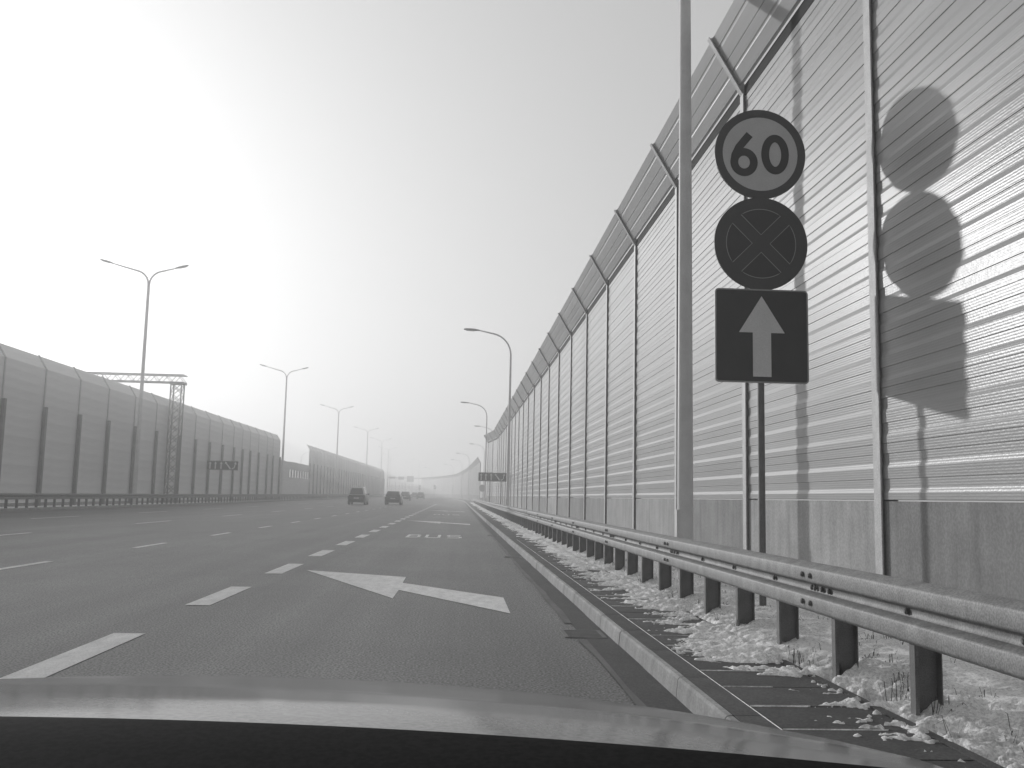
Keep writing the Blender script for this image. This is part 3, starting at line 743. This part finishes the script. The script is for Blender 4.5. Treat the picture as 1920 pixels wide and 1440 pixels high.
# ------------------------------------------------------------------ lane boards and small far signs
def lane_board(loc, w, h, zb, label):
    root = tag(empty('lane_sign', loc), label, 'road sign', 'lane merge arrow boards')
    p = MB().box(-w/2, w/2, 0, .04, zb, zb+h).build('board', M['signblue'], root)
    b = MB(); ribbon(b, [(-w/2+.03, zb+.03), (w/2-.03, zb+.03), (w/2-.03, zb+h-.03), (-w/2+.03, zb+h-.03)], .03, -.004, -.001, 'xz', closed=True); b.build('border', M['signline'], p)
    def arr(pts_, head=True, wd=.09):
        b = MB(); ribbon(b, pts_, wd*w/2.1, -.004, -.001, 'xz')
        if head:
            a, c = Vector(pts_[-2]), Vector(pts_[-1]); d = (c-a).normalized(); nrm = Vector((-d.y, d.x)); hw = .10*w/2.1
            t = [c-nrm*hw, c+nrm*hw, c+d*hw*1.5]; b.prism([(q.x, q.y) for q in t], 'y', -.0046, -.0012)
        b.build('lane_arrow', M['signarrow'], p)
    X = lambda t: -w/2+w*t; Z = lambda t: zb+h*t
    for t in (.10, .27, .455): arr([(X(t), Z(.12)), (X(t), Z(.68))])
    arr([(X(.76), Z(.14)), (X(.615), Z(.74))]); arr([(X(.80), Z(.14)), (X(.885), Z(.3)), (X(.91), Z(.68))], True, .07)
    for t in (.42, .82): MB().tube([(X(t), .075, -.2), (X(t), .075, zb+h-.05)], .032, 8).build('leg', M['railpost'], root, True)
    return root
lane_board((2.62, 72.5, G(72)+.1), 2.12, .66, 2.20, 'dark board of five white lane arrows beside the right aluminium barrier')
lane_board((-21.95, 90.8, G(90)+.1), 2.85, .86, 2.95, 'dark board of five white lane arrows in front of the left barrier')
sb = tag(empty('road_sign', (3.05, 118, G(118)+.1)), 'grey back of a disc-shaped sign below the right lane board', 'road sign')
MB().prism([(.42*math.cos(2*math.pi*(i+.5)/8), 2.0+.46*math.sin(2*math.pi*(i+.5)/8)) for i in range(8)], 'y', 0, .03).build('plate', M['signback'], sb)
MB().tube([(0, .06, -.2), (0, .06, 2.4)], .03, 8).build('pole', M['railpost'], sb)
fs = tag(empty('road_sign', ((787-857)/1790*346, 346, G(346))), 'far sign post with two dark discs at the end of the curving barrier', 'road sign')
MB().tube([(0, .05, -.2), (0, .05, 4.2)], .06, 8).build('pole', M['railpost'], fs)
for z, mt in ((3.9, 'signback'), (3.0, 'signred')): disc(.45, 0, .03, z, 20).build('sign_disc', M[mt], fs)
fs2 = tag(empty('road_sign', ((815-857)/1790*316, 316, G(316))), 'far small dark plate sign in front of the curving barrier', 'road sign')
MB().tube([(0, .05, -.2), (0, .05, 4.0)], .05, 8).build('pole', M['railpost'], fs2); MB().box(-.42, .42, 0, .03, 2.7, 3.9).build('plate', M['signred'], fs2); disc(.3, -.012, -.002, 3.45, 20).build('sign_symbol', M['signwhite'], fs2)
# far sign gantry and post row
fg = tag(empty('sign_gantry', (-20.3, 380, G(380))), 'distant overhead gantry carrying three sign boards across the road', 'gantry')
MB().bar((-7.4, 0, 7.2), (7.4, 0, 7.2), .3, .35).build('beam', M['signback'], fg)
for x in (-7.3, 7.3): MB().bar((x, 0, -.2), (x, 0, 7.0), .35).build('leg', M['signback'], fg)
for x0, x1, z0, z1_ in ((-6.6, -4.3, 6.85, 7.6), (-3.0, -.8, 6.55, 7.75), (.3, 3.0, 5.75, 8.0)): MB().box(x0, x1, -.3, -.2, z0, z1_).build('sign_board', M['signred'], fg)
pr = tag(empty('post_screen', (-24, 425, G(425))), 'far transparent screen held by tall thin posts beyond the gantry', 'screen')
for i in range(11):
    x = -6.5+i*1.55+random.uniform(-.25, .25); MB().box(x-.1, x+.1, -.1, .1, -.2, 5.2+random.uniform(-.6, 1.2)).build('post', M['darkpost'], pr)
MB().box(-7, 11, .12, .16, 0, 1.0).build('base_panel', M['leftpanel'], pr)
MB().box(-7, 11, .12, .16, 1.002, 4.6).build('pane', glass, pr)

# ------------------------------------------------------------------ vehicles ahead (seen from behind)
def make_car(name, label, paint, L_=4.2, W=1.78, H=1.48, belt=.92, roof_f=.38, roof_r=.86, rear=1.0, kind='hatch', roofmat=None):
    root = tag(empty(name), label, 'car', 'cars driving ahead')
    hw = W/2
    st = [(0, .32, .78, .80*hw), (.12, .24, .84, .93*hw), (.9, .22, belt, hw), (L_*.5, .22, belt+.02, hw), (L_*.75, .22, belt, hw), (L_-.55, .24, belt-.18, .98*hw), (L_-.1, .26, belt-.28, .90*hw), (L_, .34, belt-.36, .78*hw)]
    b = MB(); n = 8
    for y, z0, z1_, w in st:
        b.v += [(-w*.92, y, z0), (-w, y, z0+.18), (-w, y, z1_-.14), (-w*.93, y, z1_), (w*.93, y, z1_), (w, y, z1_-.14), (w, y, z0+.18), (w*.92, y, z0)]
    for i in range(len(st)-1):
        for j in range(n): b.f.append((i*n+j, i*n+(j+1) % n, (i+1)*n+(j+1) % n, (i+1)*n+j))
    b.f += [tuple(range(n)), tuple((len(st)-1)*n+j for j in range(n))]
    b.build('body', paint, root, True)
    # cabin: loft of four rings (base to roof)
    yr0 = .10 if kind != 'sedan' else .75; yr1 = .38 if kind != 'sedan' else 1.25
    yf0, yf1 = L_-1.05, L_-1.85
    b = MB(); bw_, tw_ = hw*.92, hw*.70
    b.v = [(-bw_, yr0, belt-.03), (bw_, yr0, belt-.03), (bw_, yf0, belt-.03), (-bw_, yf0, belt-.03), (-tw_, yr1, H-.05), (tw_, yr1, H-.05), (tw_, yf1, H-.05), (-tw_, yf1, H-.05), (-tw_*.9, yr1+.1, H), (tw_*.9, yr1+.1, H), (tw_*.9, yf1-.1, H), (-tw_*.9, yf1-.1, H)]
    b.f = [(0,1,5,4), (1,2,6,5), (2,3,7,6), (3,0,4,7), (4,5,9,8), (5,6,10,9), (6,7,11,10), (7,4,8,11), (8,9,10,11)]
    b.build('cabin', roofmat or paint, root, True)
    def quad_on(a, bb, c, d, m_, nm, inset, push):
        P = [Vector(v) for v in (a, bb, c, d)]; ce = sum(P, Vector())/4; nn = (P[1]-P[0]).cross(P[3]-P[0]).normalized()*push
        Q = [ce+(p-ce)*inset for p in P]; o_ = MB(); o_.add([q+nn for q in Q]+[q-nn*.5 for q in Q], [(0,1,2,3), (7,6,5,4), (0,4,5,1), (1,5,6,2), (2,6,7,3), (3,7,4,0)]); return o_.build(nm, m_, root)
    V = b.v
    quad_on(V[0], V[1], V[5], V[4], M['glassdark'], 'rear_window', .84, .012)
    quad_on(V[1], V[2], V[6], V[5], M['glassdark'], 'side_window', .82, .012); quad_on(V[3], V[0], V[4], V[7], M['glassdark'], 'side_window', .82, .012)
    quad_on(V[2], V[3], V[7], V[6], M['glassdark'], 'windscreen', .86, .012)
    for sx in (-1, 1):
        MB().box(sx*hw*.86-.10, sx*hw*.86+.10, -.012, .12, .58, .86).build('tail_light', M['taillight'], root)
        for y in (.75, L_-.85):
            w_ = MB().tube([(sx*(hw-.2), y, .31), (sx*(hw-.005), y, .31)], .31, 18).build('wheel', M['dark'], root)
            MB().tube([(sx*(hw-.006), y, .31), (sx*(hw+.008), y, .31)], .19, 14).build('rim', M['galv'], w_)
        MB().box(sx*(hw+.02)-.09, sx*(hw+.02)+.09, L_-1.45, L_-1.33, belt, belt+.13).build('mirror', M['cardark'], root)
    MB().box(-hw*.86, hw*.86, -.05, .06, .30, .52).build('rear_bumper', M['dark'], root)
    MB().box(-.26, .26, -.03, .002, .62, .74).build('number_plate', M['plate'], root)
    return root
def place(o, u, y):
    x = (u-857)/1790*y; o.location = (x, y, G(y)); o.rotation_euler = (0, 0, 0)
place(make_car('car', 'tall pale-roofed van driving in the left lane beside the barrier', M['carmid'], 4.4, 1.82, 1.80, 1.02, kind='van', roofmat=M['carlight']), 671, 99)
place(make_car('car', 'dark estate car with a wide rear window driving ahead of the bus lane dashes', M['cardark'], 4.5, 1.78, 1.46, .94), 738, 105)
place(make_car('car', 'mid grey hatchback right in front of the dark estate car', M['carmid'], 4.1, 1.75, 1.50, .92), 760.5, 165)
place(make_car('car', 'small dark rounded car far ahead below the curving barrier', M['cardark'], 4.0, 1.72, 1.48, .90), 789, 212)
place(make_car('car', 'tiny distant car peeking out beside the small dark rounded car', M['carmid'], 4.0, 1.72, 1.45, .90), 778, 250)

# ------------------------------------------------------------------ the car the picture is taken from
own = tag(empty('car', (-.30, .9, 0)), 'grey car hood and black cowl of the car in the foreground', 'car')
XC, Y0 = -.30, .9
def hood_z(x, y):
    zc = float(np.interp(y, [.70, .95, 1.05, 1.15, 1.3, 1.6, 1.9, 2.02, 2.15], [.92, .921, .917, .911, .895, .848, .797, .752, .64]))
    return zc-.062*(abs(x-XC)/.9)**2.2-.02*(x-XC)
b = MB(); xs = np.linspace(-.93, .93, 80); ysx = np.concatenate([np.linspace(.06, 1.0, 34), np.linspace(1.02, 1.25, 14)])
for j, yy_ in enumerate(ysx):
    for x in xs:
        y = .9+yy_-.12*(abs(x)/.93)**2.5*max(0, yy_-.2)+.0
        b.v.append((x, y-Y0, hood_z(XC+x, y)))
nx = len(xs)
for j in range(len(ysx)-1):
    for i in range(nx-1): k = j*nx+i; b.f.append((k, k+1, k+nx+1, k+nx))
b.build('hood', M['hood'], own, True)
# fenders and nose below the hood
for s in (-1, 1):
    b = MB(); col = []
    for j, yy_ in enumerate(ysx):
        y = .9+yy_-.12*max(0, yy_-.2); col.append((y, hood_z(XC+s*.93, y)))
    for y, z in col: b.v += [(s*.93, y-Y0, z), (s*.95, y-Y0, z-.05), (s*.955, y-Y0, z-.25), (s*.93, y-Y0, .25)]
    for j in range(len(col)-1):
        for i in range(3): q = j*4+i; b.f.append((q, q+1, q+5, q+4))
    b.build('fender', M['hood'], own, True)
b = MB(); ynose = .9+1.25
for i, x in enumerate(np.linspace(-.93, .93, 30)):
    y = ynose-.12*(abs(x)/.93)**2.5*1.05; z = hood_z(XC+x, y)
    b.v += [(x, y-Y0, z), (x, y-Y0+.06, z-.1), (x, y-Y0+.1, .5), (x, y-Y0+.04, .25)]
for i in range(29):
    for j in range(3): q = i*4+j; b.f.append((q, q+4, q+5, q+1))
b.build('front_bumper', M['hood'], own, True)
for s in (-1, 1):
    w_ = MB().tube([(s*.62, .72, .31), (s*.84, .72, .31)], .31, 20).build('wheel', M['dark'], own); MB().tube([(s*.841, .72, .31), (s*.855, .72, .31)], .2, 16).build('rim', M['galv'], w_)
# black cowl below the windscreen and the dashboard top
b = MB(); xs2 = np.linspace(-.80, .80, 40)
for x in xs2:
    e = .966-.235*(x+.15)**2 if x > -.15 else .966-.16*(x+.15)**2
    for t, zz_ in ((-.03, .90), (0, .930), (.02, .931), (.09, .926), (.155, .918), (.165, .87)): b.v.append((x, e-t-Y0, zz_))
for i in range(39):
    for j in range(5): q = i*6+j; b.f.append((q, q+1, q+7, q+6))
b.build('cowl', M['cowl'], own, True)
b = MB()
for x in xs2:
    e = .79-.2*(x+.15)**2
    for t, zz_ in ((0, .93), (.02, .945), (.2, .95), (.35, .94), (.4, .85)): b.v.append((x, e-t-Y0, zz_-.02))
for i in range(39):
    for j in range(4): q = i*5+j; b.f.append((q, q+1, q+6, q+5))
b.build('dashboard', M['dash'], own, True)

# ------------------------------------------------------------------ haze
hz = MB().box(-900, 900, -200, 1400, -1.3, 20.5).build('haze', M['dark']); hz.data.materials.clear()
hm = bpy.data.materials.new('haze'); hm.use_nodes = True; n = hm.node_tree; n.nodes.clear()
pv = n.nodes.new('ShaderNodeVolumePrincipled'); ou = n.nodes.new('ShaderNodeOutputMaterial'); n.links.new(pv.outputs[0], ou.inputs['Volume'])
pv.inputs['Color'].default_value = (.95, .95, .95, 1); pv.inputs['Density'].default_value = HAZE_DENSITY; pv.inputs['Anisotropy'].default_value = HAZE_G
hz.data.materials.append(hm); tag(hz, 'thin winter haze filling the air above the road', 'haze', kind='stuff')
